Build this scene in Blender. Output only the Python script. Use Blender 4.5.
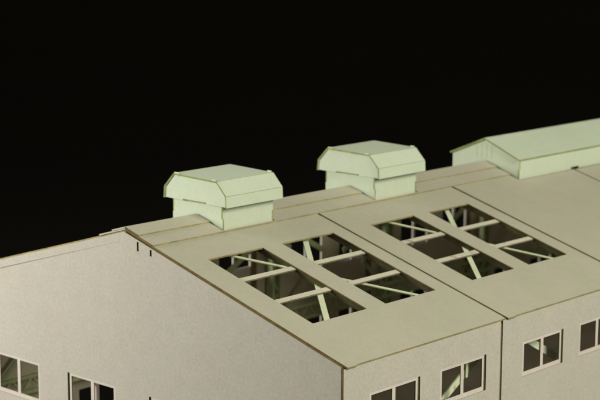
import bpy, bmesh, math, random
from mathutils import Vector, Matrix
from mathutils.geometry import tessellate_polygon

random.seed(7)
for o in list(bpy.data.objects):
    bpy.data.objects.remove(o)
scene = bpy.context.scene
COL = scene.collection
S = 0.1          # one drawing unit = 10 cm (half the width of the card model)
T = 0.28945      # roof pitch (rise / run)

# ------------------------------------------------------------------ camera
def make_camera():
    yaw, pitch, roll = -0.742330290, 0.176538703, 0.00313857
    f = Vector((math.sin(yaw)*math.cos(pitch), math.cos(yaw)*math.cos(pitch), -math.sin(pitch)))
    r = f.cross(Vector((0, 0, 1))).normalized()
    u = r.cross(f)
    r2 = math.cos(roll)*r + math.sin(roll)*u
    u2 = -math.sin(roll)*r + math.cos(roll)*u
    cd = bpy.data.cameras.new('camera')
    cam = bpy.data.objects.new('camera', cd)
    COL.objects.link(cam)
    m = Matrix((r2, u2, -f)).transposed().to_4x4()
    m.translation = Vector((4.0978664, -3.57643423, 1.07065924)) * S
    cam.matrix_world = m
    cd.sensor_width = 36.0
    cd.lens = 36.0 * 1609.467 / 600.0
    cd.clip_start = 0.005
    cd.clip_end = 50
    cd.dof.use_dof = True
    cd.dof.focus_distance = 0.50
    cd.dof.aperture_fstop = 42
    scene.camera = cam
make_camera()

# ------------------------------------------------------------------ world and light
w = bpy.data.worlds.new('World')
scene.world = w
w.use_nodes = True
bg = w.node_tree.nodes['Background']
bg.inputs[0].default_value = (1.0, 0.96, 0.85, 1)
bg.inputs[1].default_value = 0.20

def area(name, loc, target, size, power, color):
    ld = bpy.data.lights.new(name, 'AREA')
    ld.shape = 'RECTANGLE'
    ld.size, ld.size_y = size[0]*S, size[1]*S
    ld.energy = power
    ld.color = color
    o = bpy.data.objects.new(name, ld)
    COL.objects.link(o)
    o.location = Vector(loc)*S
    d = (Vector(target)-Vector(loc))
    o.rotation_euler = d.to_track_quat('-Z', 'Y').to_euler()
    return o
area('softbox_key', (-2.5, -3.0, 1.1), (-0.4, 0.2, -0.3), (1.7, 1.6), 2.08, (1.0, 0.965, 0.93))
area('softbox_fill', (8.8, 0.7, 4.5), (0.4, 1.6, -0.2), (4.0, 3.6), 8.6, (1.0, 0.96, 0.85))

scene.view_settings.view_transform = 'Standard'
scene.view_settings.look = 'None'
scene.view_settings.exposure = 0.05
scene.view_settings.gamma = 1.0

# ------------------------------------------------------------------ materials
def card(name, col, vary=0.05, fibre=0.10, bump=0.10, rough=0.85, spec=0.2, blotch=0.05, cold=None, spots=0.0):
    m = bpy.data.materials.new(name)
    m.use_nodes = True
    nt = m.node_tree
    N, L = nt.nodes, nt.links
    b = N['Principled BSDF']
    b.inputs['Roughness'].default_value = rough
    b.inputs['Specular IOR Level'].default_value = spec
    tc = N.new('ShaderNodeTexCoord')
    def noise(scale, detail, rgh=0.6):
        n = N.new('ShaderNodeTexNoise')
        n.inputs['Scale'].default_value = scale
        n.inputs['Detail'].default_value = detail
        n.inputs['Roughness'].default_value = rgh
        L.new(tc.outputs['Object'], n.inputs['Vector'])
        return n
    big = noise(28, 4)
    fine = noise(900, 5, 0.7)
    mid = noise(170, 5, 0.65)
    def mr(src, lo, hi, a=0.3, c=0.7):
        r = N.new('ShaderNodeMapRange')
        r.inputs['From Min'].default_value = a
        r.inputs['From Max'].default_value = c
        r.inputs['To Min'].default_value = lo
        r.inputs['To Max'].default_value = hi
        L.new(src, r.inputs['Value'])
        return r.outputs['Result']
    def mul(a, c):
        x = N.new('ShaderNodeMath'); x.operation = 'MULTIPLY'
        L.new(a, x.inputs[0]); L.new(c, x.inputs[1]); return x.outputs[0]
    v = mul(mul(mr(big.outputs['Fac'], 1-blotch, 1+blotch), mr(mid.outputs['Fac'], 1-vary, 1+vary)),
            mr(fine.outputs['Fac'], 1-fibre, 1+fibre))
    hue = N.new('ShaderNodeMix'); hue.data_type = 'RGBA'
    hue.inputs['A'].default_value = (*col, 1)
    c2 = cold or (col[0]*0.94, col[1]*0.99, col[2]*0.95)
    hue.inputs['B'].default_value = (*c2, 1)
    L.new(mr(noise(60, 3).outputs['Fac'], 0, 1), hue.inputs['Factor'])
    vm = N.new('ShaderNodeVectorMath'); vm.operation = 'SCALE'
    L.new(hue.outputs['Result'], vm.inputs[0]); L.new(v, vm.inputs['Scale'])
    out = vm.outputs['Vector']
    if spots:
        mx = N.new('ShaderNodeMix'); mx.data_type = 'RGBA'
        L.new(mr(noise(130, 2).outputs['Fac'], 0, spots, 0.66, 0.74), mx.inputs['Factor'])
        L.new(out, mx.inputs['A']); mx.inputs['B'].default_value = (0.13, 0.07, 0.02, 1)
        out = mx.outputs['Result']
    L.new(out, b.inputs['Base Color'])
    bp = N.new('ShaderNodeBump')
    bp.inputs['Strength'].default_value = bump
    bp.inputs['Distance'].default_value = 0.0003
    L.new(fine.outputs['Fac'], bp.inputs['Height'])
    L.new(bp.outputs['Normal'], b.inputs['Normal'])
    return m

M_WALL = card('grey_card', (0.497, 0.466, 0.378), cold=(0.48, 0.462, 0.38), fibre=0.10, vary=0.035, blotch=0.022)
M_ROOF = card('roof_card', (0.465, 0.445, 0.338), cold=(0.442, 0.437, 0.316), fibre=0.05, vary=0.025, blotch=0.03)
M_EDGE = card('scorched_card_edge', (0.15, 0.108, 0.04), vary=0.35, fibre=0.2)
M_EDGE_GREY = card('grey_card_edge', (0.20, 0.18, 0.12), vary=0.3)
M_EDGE_DARK = card('dark_olive_card', (0.10, 0.095, 0.04), vary=0.25)
M_SEAM_TONE = card('seam_tone_card', (0.19, 0.15, 0.075), vary=0.2)  # brown tone that stands in for half-lit depth in the seams
M_EDGE_LIGHT = card('tan_card_edge', (0.36, 0.29, 0.13), vary=0.25, fibre=0.2, cold=(0.30, 0.27, 0.12))
M_MINT = card('mint_card', (0.54, 0.595, 0.445), cold=(0.515, 0.60, 0.44), fibre=0.04, vary=0.025, blotch=0.03)
M_MINT_EDGE = card('mint_card_edge', (0.30, 0.33, 0.10), vary=0.3, fibre=0.2, cold=(0.19, 0.21, 0.07))
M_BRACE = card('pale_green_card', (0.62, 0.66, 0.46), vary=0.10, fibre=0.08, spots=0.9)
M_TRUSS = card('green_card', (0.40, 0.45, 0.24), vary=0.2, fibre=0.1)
M_LOUVRE = card('louvre_card', (0.42, 0.46, 0.30))
M_FRAME = card('window_frame_card', (0.63, 0.56, 0.49), fibre=0.06)
M_PURLIN = card('purlin_card', (0.60, 0.56, 0.43), vary=0.05, fibre=0.08, spots=0.6)
M_INNER_LIFT = card('lifted_inner_card', (0.57, 0.50, 0.36), vary=0.04)  # inner card faces, colour raised to make up for missing light indoors

def plain(name, col, rough):
    m = bpy.data.materials.new(name); m.use_nodes = True
    b = m.node_tree.nodes['Principled BSDF']
    n = m.node_tree.nodes.new('ShaderNodeTexNoise'); n.inputs['Scale'].default_value = 60
    r = m.node_tree.nodes.new('ShaderNodeValToRGB')
    r.color_ramp.elements[0].color = (*[c*0.8 for c in col], 1)
    r.color_ramp.elements[1].color = (*[c*1.2 for c in col], 1)
    m.node_tree.links.new(n.outputs['Fac'], r.inputs['Fac'])
    m.node_tree.links.new(r.outputs['Color'], b.inputs['Base Color'])
    b.inputs['Roughness'].default_value = rough
    b.inputs['Specular IOR Level'].default_value = 0.1
    return m
M_BLACK = plain('black_cloth', (0.0045, 0.0034, 0.0014), 0.95)

# ------------------------------------------------------------------ mesh helpers
class MB:
    """collects card plates and bars, in drawing units, into one mesh"""
    def __init__(self):
        self.v, self.f, self.mi = [], [], []
    def plate(self, outer, holes, O, U, V, N, thick, face=0, edge=1, back=None):
        """flat sheet: 2-D outline with holes laid out on O + a*U + b*V, extruded along -N"""
        O, U, V, N = Vector(O), Vector(U), Vector(V), Vector(N)
        def area2(p):
            return sum(p[i][0]*p[(i+1) % len(p)][1]-p[(i+1) % len(p)][0]*p[i][1] for i in range(len(p)))
        loops = [list(outer) if area2(outer) > 0 else list(outer)[::-1]]
        for h in holes:
            loops.append(list(h)[::-1] if area2(h) > 0 else list(h))
        flip = U.cross(V).dot(N) < 0
        base = len(self.v)
        flat = [p for lp in loops for p in lp]
        n = len(flat)
        for k in (0, 1):
            for a, b in flat:
                self.v.append(O + a*U + b*V - k*thick*N)
        tris = tessellate_polygon([[Vector((a, b, 0)) for a, b in lp] for lp in loops])
        for t in tris:
            a, b, c = [flat[i] for i in t]
            s = (b[0]-a[0])*(c[1]-a[1])-(c[0]-a[0])*(b[1]-a[1])
            if abs(s) < 1e-12:
                        t = list(t) if (s > 0) != flip else list(t)[::-1]
            self.f.append([base+i for i in t]); self.mi.append(face)
            self.f.append([base+n+i for i in t[::-1]]); self.mi.append(face if back is None else back)
        off = base
        for lps, lp in enumerate(loops):
            m = len(lp)
            for i in range(m):
                j = (i+1) % m
                q = [off+i, off+n+i, off+n+j, off+j]
                if flip:
                    q = q[::-1]
                self.f.append(q)
                p, p2 = lp[i], lp[j]
                self.mi.append(edge(lps, p[0], p[1], p2[0], p2[1]) if callable(edge) else edge)
            off += m
        return self
    def bar(self, a, b, up, w, h, face=0, edge=None):
        """straight strip from a to b: w across, h deep, its top face centred on the line"""
        a, b, up = Vector(a), Vector(b), Vector(up).normalized()
        d = (b-a).normalized()
        s = d.cross(up).normalized()
        n = s.cross(d).normalized()
        L = (b-a).length
        self.plate([(0, -w/2), (L, -w/2), (L, w/2), (0, w/2)], [], a, d, s, n, h, face, face if edge is None else edge)
        return self
    def build(self, name, mats, parent=None, label=None, kind=None):
        me = bpy.data.meshes.new(name)
        me.from_pydata([tuple(p*S) for p in self.v], [], self.f)
        for m in mats:
            me.materials.append(m)
        for p, i in zip(me.polygons, self.mi):
            p.material_index = min(i, len(mats)-1)
        me.update()
        o = bpy.data.objects.new(name, me)
        COL.objects.link(o)
        if parent:
            o.parent = parent
        if label:
            o['label'] = label
        if kind:
            o['kind'] = kind
        return o

def rect(a0, b0, a1, b1):
    return [(a0, b0), (a1, b0), (a1, b1), (a0, b1)]

X, Y, Z = Vector((1, 0, 0)), Vector((0, 1, 0)), Vector((0, 0, 1))
UR = Vector((1, 0, -T))                       # down the right slope per unit of x
NR = Vector((T, 0, 1)).normalized()
UL = Vector((-1, 0, -T))
NL = Vector((-T, 0, 1)).normalized()

# ------------------------------------------------------------------ setting
ZB = -1.30
dirv = Vector((-0.676, 0.737, 0)); side = Vector((0.737, 0.676, 0))
tb = MB()
prof = [(-20, 0.0), (9.0, 0.0)]
for i in range(1, 25):
    t_ = math.pi/2*i/24
    prof.append((9.0+7*math.sin(t_), 7-7*math.cos(t_)))
prof.append((16.0, 30.0))
for wd in (-40, 40):
    for d_, z_ in prof:
        tb.v.append(dirv*d_ + side*wd + Vector((0, 0, ZB+z_)))
npf = len(prof)
for i in range(npf-1):
    tb.f.append([i, npf+i, npf+i+1, i+1]); tb.mi.append(0)
bo = tb.build('backdrop', [M_BLACK], kind='structure')
for pl in bo.data.polygons:
    pl.use_smooth = True

# ------------------------------------------------------------------ the model building
root = bpy.data.objects.new('model_warehouse', None)
COL.objects.link(root)
root.location = (0, 0, ZB*S)
root['label'] = 'grey laser-cut card model of an industrial hall with open skylights and mint roof vents'
root['category'] = 'model building'

def build(mb, name, mats, parent=None, label=None):
    o = mb.build(name, mats, parent or root, label)
    return o

PER = 0.8273      # length of one bay
NB = 6            # bays
LEN = PER*NB + 0.02

# gable end -----------------------------------------------------------------
CT = 0.010        # wall card thickness
gz0, gz1 = -0.722, -0.568
gx = [-0.745, -0.322, 0.115, 0.55]
def gable(y, n, name, openings, slots):
    mb = MB()
    e = 0.989
    outer = [(-e, ZB), (e, ZB), (e, -T*e-0.006), (0.0, -0.006), (-e, -T*e-0.006)]
    holes = [rect(x, gz0, x+0.262, gz1) for x in openings]
    holes += [rect(x-0.0045, -T*x-h-0.012, x+0.0045, -T*x-0.012) for x, h in slots]
    mb.plate(outer, holes, (0, y, 0), X, Z, n, CT, 0, 1, 2)
    return build(mb, name, [M_WALL, M_EDGE, M_INNER_LIFT])
gw = gable(0.0, -Y, 'gable_wall', gx, [(0.069, 0.033), (0.134, 0.022)])
gw2 = gable(LEN, Y, 'gable_wall', gx, [])

def window_frame(O, U, N, w, z0, z1, parent, deep=0.0035, slot=0):
    """thin frame with a middle bar, slightly behind the wall face"""
    mb = MB()
    fl, mt, ft, fb = 0.010, 0.0165, 0.009, 0.016
    pw = (w-2*fl-mt)/2
    mb.plate(rect(0, z0, w, z1), [rect(fl, z0+fb, fl+pw, z1-ft), rect(fl+pw+mt, z0+fb, w-fl, z1-ft)],
             Vector(O)-0.0012*Vector(N), U, Z, N, deep, 0, 1)
    if slot:  # backing strip added so the deep slot shows olive instead of black
        a, b = (w-0.006, w+0.0118) if slot > 0 else (-0.0108, 0.006)
        mb.plate(rect(a, z0+0.0004, b, z1-0.0004), [], Vector(O)-0.0052*Vector(N), U, Z, N, 0.0035, 2, 2)
    return build(mb, 'window_frame', [M_FRAME, M_EDGE if deep < 0.005 else M_FRAME, M_EDGE_DARK], parent)
for x in gx:
    window_frame((x+0.011, 0, 0), X, -Y, 0.2505, gz0+0.0005, gz1-0.0005, gw, slot=-1)
for x in gx:
    window_frame((x+0.011, LEN, 0), X, Y, 0.2505, gz0+0.0005, gz1-0.0005, gw2, slot=-1)

# fascia under the left verge
fb = MB()
fb.plate([(-1.0, T*-1.0-0.006), (-1.0, T*-1.0-0.036), (-0.155, T*-0.155-0.036), (-0.022, -T*0.022-0.036),
          (-0.022, -T*0.022-0.006)], [], (0, -0.0003, 0), Vector((1, 0.0042, 0)), Z, -Y, 0.002, 0,
         lambda k, x0, z0, x1, z1: 0 if abs(x0-x1) < 1e-6 else 1)
build(fb, 'bargeboard', [M_WALL, M_EDGE_GREY])

# side walls ----------------------------------------------------------------
ez0, ez1 = -0.5245, -0.3985
def side_wall(k, sx):
    """one bay-long wall card on the right (sx=1) or left (sx=-1)"""
    y0 = 0.0 if k == 0 else PER*k + 0.0015
    y1 = PER*(k+1) - 0.0105 if k < NB-1 else LEN
    if sx > 0:
        ws = [PER*k + 0.123, PER*k + (0.4825 if k % 1 == 0 else 0)]
        rows = [(ez0, ez1), (ez0-0.43, ez1-0.43)]
    else:
        ws = [PER*k + 0.593 - PER*1 + 0.827, PER*k + 0.246]
        ws = [PER*k + 0.593 - 0.0, PER*k + 0.246]
        rows = [(-0.556 if k < 2 else -0.635, -0.436), (-1.015, -0.895) if k < 2 else (-1.0, -0.848)]
        ws = [PER*k + 0.589, PER*k + 0.243]
    mb = MB()
    holes = []
    top = -T*1.0 - 0.008
    for y in ws:
        for a, b in rows:
            holes.append(rect(y, a, y+0.254, b) if sx > 0 else rect(y, a, min(y+0.238, y1-0.004), b))
    mb.plate(rect(y0, ZB, y1, top), holes, (sx*1.0, 0, 0), Y, Z, (sx, 0, 0), CT, 0, 1, 2)
    o = build(mb, 'side_wall', [M_WALL, M_EDGE, M_INNER_LIFT])
    for y in ws:
        for a, b in rows:
            if sx > 0:
                window_frame((1.0, y, 0), Y, X, 0.242, a+0.0005, b-0.0005, o, slot=1)
            else:
                ww = min(y+0.238, y1-0.004)-y
                window_frame((-1.0, y, 0), Y, -X, ww, a+0.0005, b-0.0005, o, 0.0095)
for k in range(NB):
    side_wall(k, 1)
    side_wall(k, -1)

G = 0.0055
VENTS = [(0.348, 0.258), (1.183, 0.258)]
VH, MH, MY = 0.128, 0.179, 2.088
# roof panels ---------------------------------------------------------------
RT = 0.0062
s0, s1 = 0.279, 0.7575
holes_y = {0: [(0.127, 0.3945), (0.4915, 0.764)], 1: [(0.977, 1.2345), (1.330, 1.5865)]}
CUT = 0.137
def seam(k):
    return 0.0 if k == 0 else PER*k + 0.0165
for k in range(NB):
    a = 0.010 if k == 0 else seam(k) + 0.0062
    b = seam(k+1) - 0.0062 if k < NB-1 else LEN
    lift = random.uniform(-0.0008, 0.0008)
    cuts = [rect(0.002, vy-G, VH+G, vy+vl+G) for vy, vl in VENTS if a < vy < b]
    ma, mb_ = max(a+0.001, MY-0.010), min(b-0.001, 4.755)
    if mb_ > ma:
        cuts.append(rect(0.002, ma, MH+0.011, mb_))
    hs = [rect(s0, p, s1, q) for p, q in holes_y.get(k, [])]
    mb = MB()
    ex = 1.004
    outer = [(0.001, a), (ex+0.0035, a), (ex+0.0035, a+0.045), (ex, a+0.0452), (ex, b), (0.001, b)]
    mb.plate(outer, hs + cuts, Vector((0, 0, lift)), UR, Y, NR, RT, 0,
             lambda q, x0, y0, x1, y1: 1 if abs(y0-y1) > abs(x0-x1) else 3, 2)
    build(mb, 'roof_panel', [M_ROOF, M_EDGE_LIGHT, M_INNER_LIFT, M_EDGE],
          label='roof card with four-light skylight openings' if hs else None)
    mb = MB()
    mb.plate(rect(0.001, a, 1.004, b), (hs or [rect(s0, a+0.11, s1, a+0.38), rect(s0, a+0.475, s1, a+0.745)]) + [c_ for c_ in cuts], Vector((0, 0, lift)), UL, Y, NL, RT, 0, 1, 2)  # left-slope openings added out of view to let light inside
    build(mb, 'roof_panel', [M_ROOF, M_EDGE_LIGHT, M_INNER_LIFT])

for k in range(1, NB):  # strips added in wall and roof seams so deep gaps are not black
    y = seam(k)
    for U_, N_ in ((UR, NR), (UL, NL)):
        mb = MB()
        mb.plate(rect(0.145, y-0.02, 0.985, y+0.02), [], -N_*(RT+0.0022), U_, Y, N_, 0.004, 0, 0)
        mb.plate(rect(0.15, y-0.0058, 0.985, y+0.0058), [], -N_*0.0035, U_, Y, N_, RT-0.0015, 0, 0)
        if not (0.145 < MH+0.01 and MY < y):
            build(mb, 'added_seam_strip', [M_SEAM_TONE])
    for sx in (1, -1):
        mb = MB()
        mb.plate(rect(PER*k-0.022, ZB+0.002, PER*k+0.014, -0.325), [], (sx*(1-CT-0.0008), 0, 0), Y, Z, (sx, 0, 0), 0.004, 0, 0)
        mb.plate(rect(PER*k-0.0102, ZB+0.002, PER*k+0.0012, -0.31), [], (sx*0.9955, 0, 0), Y, Z, (sx, 0, 0), CT-0.004, 0, 0)
        build(mb, 'added_seam_strip', [M_SEAM_TONE])
# ridge cap: two folded card layers
CL = 0.0052
for i, (half, y0) in enumerate(((0.139, 0.006), (0.069, 0.004))):
    mb = MB()
    z = 0.0006 + CL*(i+1) + (0.0004*i)
    hv = [rect(0.0, vy-G, min(VH+G, half), vy+vl+G) for vy, vl in VENTS]
    # outline with the vent openings notched in from the fold, and the monitor bay left out
    e0, e1 = y0, MY-0.010
    pts_ = [(half, e0), (half, e1), (0, e1)]
    if VH+G < half:
        for vy, vl in VENTS[::-1]:
            pts_ += [(0, vy+vl+G), (VH+G, vy+vl+G), (VH+G, vy-G), (0, vy-G)]
        segs = [pts_ + [(0, e0)]]
    else:
        ys_ = [e0] + [q for vy, vl in VENTS for q in (vy-G, vy+vl+G)] + [e1]
        segs = [rect(0, ys_[j], half, ys_[j+1]) for j in range(0, len(ys_), 2)]
    segs.append(rect(0, 4.76, half, LEN-0.002))
    for sg_ in segs:
        mb = MB()
        for U_, N_, m_ in ((UR, NR, 2), (UL, NL, 3)):
            mb.plate(sg_, [], (0, 0, z), U_, Y, N_, CL, 0,
                     lambda q, x0, b0, x1, b1, m_=m_: 1 if abs(b0-b1) > abs(x0-x1) else m_)
        build(mb, 'ridge_cap', [M_ROOF, M_EDGE_LIGHT, M_EDGE, M_WALL])

# rafters, purlins and diagonal braces under the skylights -------------------
def on_roof(s, y, d):
    return Vector((s, y, -T*s)) - d*NR
def rafter(y, sgn=1):
    mb = MB()
    U = UR if sgn > 0 else UL
    L0, L1 = 0.03, 0.975
    p0 = Vector((0, y-0.003, -0.0095))
    mb.plate([(L0, 0), (L1, 0), (L1, -0.017), (L0, -0.017)], [], p0, U, Z, -Y, 0.006, 0, 0)
    build(mb, 'rafter', [M_EDGE_DARK])
for k in range(NB):
    if k in holes_y:
        for (p, q) in holes_y[k]:
            rafter(p-0.012); rafter(q+0.0045)
        ys = [holes_y[k][0][0]-0.006, holes_y[k][0][1]+0.001, holes_y[k][1][0]-0.006, holes_y[k][1][1]+0.001]
        for s in (0.428, 0.590):
            for ya, yb in ((ys[0], ys[1]), (ys[2], ys[3])):
                mb = MB()
                mb.bar(on_roof(s, ya, RT+0.0015), on_roof(s, yb, RT+0.0015), NR, 0.024, 0.0055, 0, 1)
                build(mb, 'purlin', [M_PURLIN, M_EDGE_GREY])
        c = PER*k + (0.0 if k == 0 else 0.035)
        for (sa, ya, sb, yb) in (((0.13, 0.142, 0.87, 0.820) if k == 0 else (0.13, 0.995, 0.87, 1.643)),
                                 ((0.13, 0.757, 0.87, 0.110) if k == 0 else (0.13, 1.596, 0.87, 0.940))):
            d = RT+0.011 if ya < yb else RT+0.015
            mb = MB()
            mb.bar(on_roof(sa, ya, d), on_roof(sb, yb, d), NR, 0.015 if ya < yb else 0.021, 0.0035, 0, 1)
            build(mb, 'diagonal_brace', [M_BRACE, M_MINT_EDGE])
    else:
        for y in (seam(k)+0.1, seam(k)+0.4, seam(k)+0.7):
            rafter(y)
    for y in (seam(k)+0.1, seam(k)+0.4, seam(k)+0.7):
        rafter(y, -1)

# columns, wall braces and lattice crane girders ------------------------------
def column(y, sx):
    mb = MB()
    for dy in (-0.024, 0.024):
        mb.bar((sx*0.962, y+dy, ZB+0.001), (sx*0.962, y+dy, -0.36), (sx, 0, 0), 0.014, 0.03)
    n = 12
    for i in range(n):
        za, zb_ = ZB+0.02+i*0.075, ZB+0.02+(i+1)*0.075
        sg = 1 if i % 2 else -1
        mb.bar((sx*0.95, y-0.02*sg, za), (sx*0.95, y+0.02*sg, zb_), (sx, 0, 0), 0.008, 0.006)
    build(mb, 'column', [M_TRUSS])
def wall_brace(y, sx):
    for sg in (-1, 1):
        mb = MB()
        mb.bar((sx*0.935, y+sg*0.07, -0.385), (sx*0.935, y+sg*(0.335 if sg > 0 else 0.36), -0.528-(0 if sg > 0 else 0.02)), (sx, 0, 0), 0.026, 0.006, 0, 1)
        mb.bar((sx*0.943, y+sg*0.224, -0.34), (sx*0.943, y+sg*0.224, -0.485), (sx, 0, 0), 0.012, 0.005, 0, 1)
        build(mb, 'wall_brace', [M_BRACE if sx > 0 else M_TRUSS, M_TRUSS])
        if sx < 0:
            mb = MB()
            mb.bar((sx*0.93, y+sg*0.03, -0.79), (sx*0.93, y+sg*0.22, -0.62), (sx, 0, 0), 0.018, 0.006, 0, 0)
            build(mb, 'wall_brace', [M_TRUSS])
for k in range(0, NB+1):
    y = min(PER*k+0.097, LEN-0.05)
    for sx in (1, -1):
        column(y, sx)
        if (sx > 0 and k == 1) or (sx < 0 and k < NB):
            wall_brace(y if sx < 0 else 0.93, sx)
def girder(sx):
    mb = MB()
    x = sx*0.90
    za, zb_ = -0.757, -0.818
    for z, w_ in ((za, 0.014), (zb_, 0.016)):
        mb.bar((x, 0.02, z), (x, LEN-0.02, z), (sx, 0, 0), w_, 0.012)
    n = 96
    st = (LEN-0.06)/n
    for i in range(n):
        y = 0.03+i*st
        p, q = (za, zb_) if i % 2 else (zb_, za)
        mb.bar((x+0.003*sx, y, p), (x+0.003*sx, y+st, q), (sx, 0, 0), 0.010, 0.006)
    build(mb, 'crane_girder', [M_TRUSS])
girder(1); girder(-1)
# inner floor card
fl = MB(); fl.plate(rect(-0.985, 0.012, 0.985, LEN-0.012), [], (0, 0, ZB+0.012), X, Y, Z, 0.01)
build(fl, 'floor_card', [M_INNER_LIFT])

def over_cap(x):
    """top of the roof build-up (two cap layers, then the panel) plus a thin glue gap"""
    a = abs(x)
    return -T*a - 0.0045
def foot(h):
    xs = [-h, -0.1416, -0.1414, -0.0713, -0.0711, 0.0, 0.0711, 0.0713, 0.1414, 0.1416, h]
    return [(x, over_cap(x)) for x in xs if abs(x) <= h]
# ------------------------------------------------------------------ roof vents
def roof_vent(yf, cx, label, dz=0.0, seedy=0):
    """square base straddling the ridge under an eight-sided hood"""
    hb = 0.128
    y0, y1 = yf, yf+0.258
    zt, zc = 0.085, 0.020           # hidden top of base; level of the finger joint
    t = 0.006
    mb = MB()
    r = over_cap
    for yy, n in ((y0, -Y), (y1, Y)):
        out = foot(hb) + [(cx+hb, 0.005+dz),
               (cx+hb-t, 0.005+dz), (cx+hb-t, zt), (cx-hb+t, zt), (cx-hb+t, 0.005+dz), (cx-hb, 0.005+dz)]
        mb.plate(out, [], (0, yy, 0), X, Z, n, t, 0, 1)
    for sg in (1, -1):
        xx = cx+sg*hb
        out = [(y0+t+0.0002, r(xx)), (y1-t-0.0002, r(xx)), (y1-t-0.0002, 0.0048+dz), (y1-0.0002, 0.0052+dz), (y1-0.0002, zt-0.001),
               (y0+0.0006, zt-0.001), (y0+0.0006, 0.0052+dz), (y0+t+0.0002, 0.0052+dz)]
        mb.plate(out, [], (xx-0.0004*sg, 0, 0), Y, Z, (sg, 0, 0), t-0.0005, 0, 1)
    v = build(mb, 'roof_vent', [M_MINT, M_MINT_EDGE], label=label)
    # hood outline (x, z)
    P = [(0.1625, 0.050), (0.1600, 0.092), (0.1130, 0.1405)]
    P = [(cx+a, b+dz) for a, b in P]
    Pm = [(2*cx-a+0.002*i, b+0.002+0.0022*i) for i, (a, b) in enumerate(P)]
    pts = Pm + P[::-1]                      # left bottom -> top -> right bottom
    ya, yb = yf-0.014, yf+0.275
    inset = 0.006
    hood = MB()
    names = []
    for i in range(5):
        a, b = pts[i], pts[i+1]
        d = Vector((b[0]-a[0], 0, b[1]-a[1])); L = d.length; d.normalize()
        n = Vector((-d.z, 0, d.x))
        j = random.uniform(-0.0012, 0.0012)
        gap = 0.0006
        hood.plate([(gap, ya+j), (L-gap, ya+j), (L-gap, yb+j), (gap, yb+j)], [], (a[0], 0, a[1]), d, Y, n, 0.0055, 0, 1)
    build(hood, 'hood', [M_MINT, M_MINT_EDGE], v)
    # hood end plates with a slot over the base
    c = 0.0068
    def inn(p):
        return (cx+(p[0]-cx)*(1-c/0.16), p[1]-c*0.9)
    out = [(pts[0][0]+c, pts[0][1]+0.002), inn(pts[1]), inn(pts[2]), inn(pts[3]), inn(pts[4]), (pts[5][0]-c, pts[5][1]+0.002)]
    tab = pts[2][1]-c*0.9
    for yy, n in ((ya+0.0035, -Y), (yb-0.0035, Y)):
        ep = MB()
        zs = 0.054+dz
        o2 = [out[0], out[1], out[2], (cx-0.080, tab), (cx-0.079, tab+0.0055), (cx-0.104, tab+0.0055)]
        o2 = [out[0], out[1], out[2], out[3], out[4], out[5],
              (cx+0.055, zs-0.002), (cx+0.055, zs+0.0035), (cx-0.062, zs+0.0035), (cx-0.062, zs-0.002)]
        ep.plate(o2, [], (0, yy, 0), X, Z, n, 0.0055, 0, 1)
        build(ep, 'hood_end', [M_MINT, M_MINT_EDGE], v)
        # joint tenons showing either side of the top slot
        tn = MB()
        for a, b, up in ((-0.106, -0.082, 0.0105 if n.y < 0 else 0.004), (0.086, 0.106, 0.0052)):
            tn.plate(rect(cx+a, tab-0.004, cx+b, tab+up), [], (0, yy, 0)+Vector(n)*0.0016 if False else Vector((0, yy, 0))+Vector(n)*0.0016, X, Z, n, 0.0015, 0, 1)
        build(tn, 'tenon_or_slot_strip', [M_MINT, M_MINT_EDGE], v)
        ts = MB()  # olive strip added to darken the lower slot
        ts.plate(rect(cx-0.066, zs-0.0005, cx+0.048, zs+0.0030), [], Vector((0, yy, 0))+Vector(n)*0.0006, X, Z, n, 0.004, 0, 0)
        build(ts, 'tenon_or_slot_strip', [M_MINT_EDGE], v)
    return v
roof_vent(0.348, 0.0, 'mint card roof vent nearer the gable end')
roof_vent(1.183, -0.001, 'mint card roof vent in the middle, farther from the gable', dz=0.004)

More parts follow.
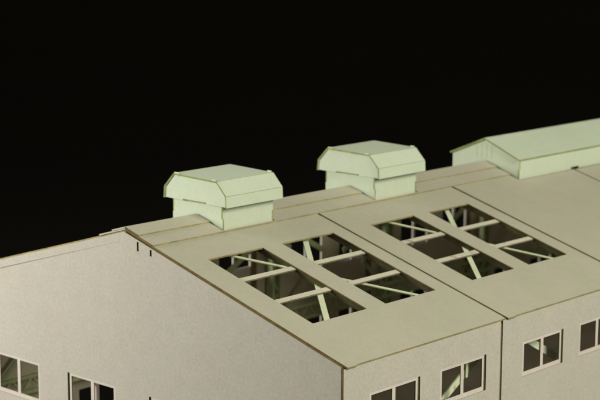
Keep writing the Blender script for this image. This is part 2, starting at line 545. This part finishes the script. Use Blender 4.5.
# ------------------------------------------------------------------ long ridge monitor
def monitor():
    h = MH
    y0, y1 = MY, 4.75
    t = 0.007
    ze, zr = 0.036, 0.111
    pr = (zr-ze)/h
    r = over_cap
    mb = MB()
    for yy, n in ((y0, -Y), (y1, Y)):
        out = foot(h) + [(h, -0.012), (h-t, -0.012), (h-t, ze-0.001), (0, zr-0.008), (-h+t, ze-0.001), (-h+t, -0.012), (-h, -0.012)]
        if n.y < 0:
            out = foot(h)[:-1] + [(h-t, r(h-t)), (h-t, -0.012), (h, -0.0118), (h, ze-0.002), (0, zr-0.008), (-h, ze-0.002)]
        # engraved louvre lines on the end plate
        holes = []
        mb.plate(out, holes, (0, yy, 0), X, Z, n, t, 0, 1)
    for sg in (1, -1):
        yn = 2.49
        out = [(y0+0.0004, r(h)), (yn, r(h)), (yn, r(h)+0.010), (yn+0.062, r(h)+0.010), (yn+0.062, r(h)), (y1-t, r(h)),
               (y1-t, ze-0.002), (y0+t+0.0002, ze-0.002), (y0+t+0.0002, -0.0122), (y0+0.0004, -0.0122)]
        mb.plate(out, [], (sg*(h-0.0003), 0, 0), Y, Z, (sg, 0, 0), t-0.0005, 0, 1)
    m = build(mb, 'ridge_monitor', [M_MINT, M_MINT_EDGE], label='long low mint card ridge monitor with gabled roof')
    lv = MB()
    for i in range(4):
        xa = -0.052+i*0.026
        for j in range(9):
            zz = 0.024+j*0.0066
            if zz > zr-0.018-pr*abs(xa+0.008):
                continue
            lv.bar((xa, y0-0.0004, zz), (xa+0.010, y0-0.0004, zz), -Y, 0.0024, 0.0012)
    build(lv, 'louvre', [M_LOUVRE], m)
    for sg in (1, -1):
        rf = MB()
        d = Vector((sg, 0, -pr))
        n = Vector((sg*pr, 0, 1)).normalized()
        rf.plate(rect(0.0005, y0-0.012, h+0.008, y1+0.012), [], (0, 0, zr), d, Y, n, 0.0065, 0, 1)
        build(rf, 'monitor_roof', [M_MINT, M_MINT_EDGE], m)
monitor()

# everything was laid out about the ridge end: shift the parts to the Empty at the base
for ch in root.children:
    ch.matrix_parent_inverse = Matrix.Translation((0, 0, -ZB*S))
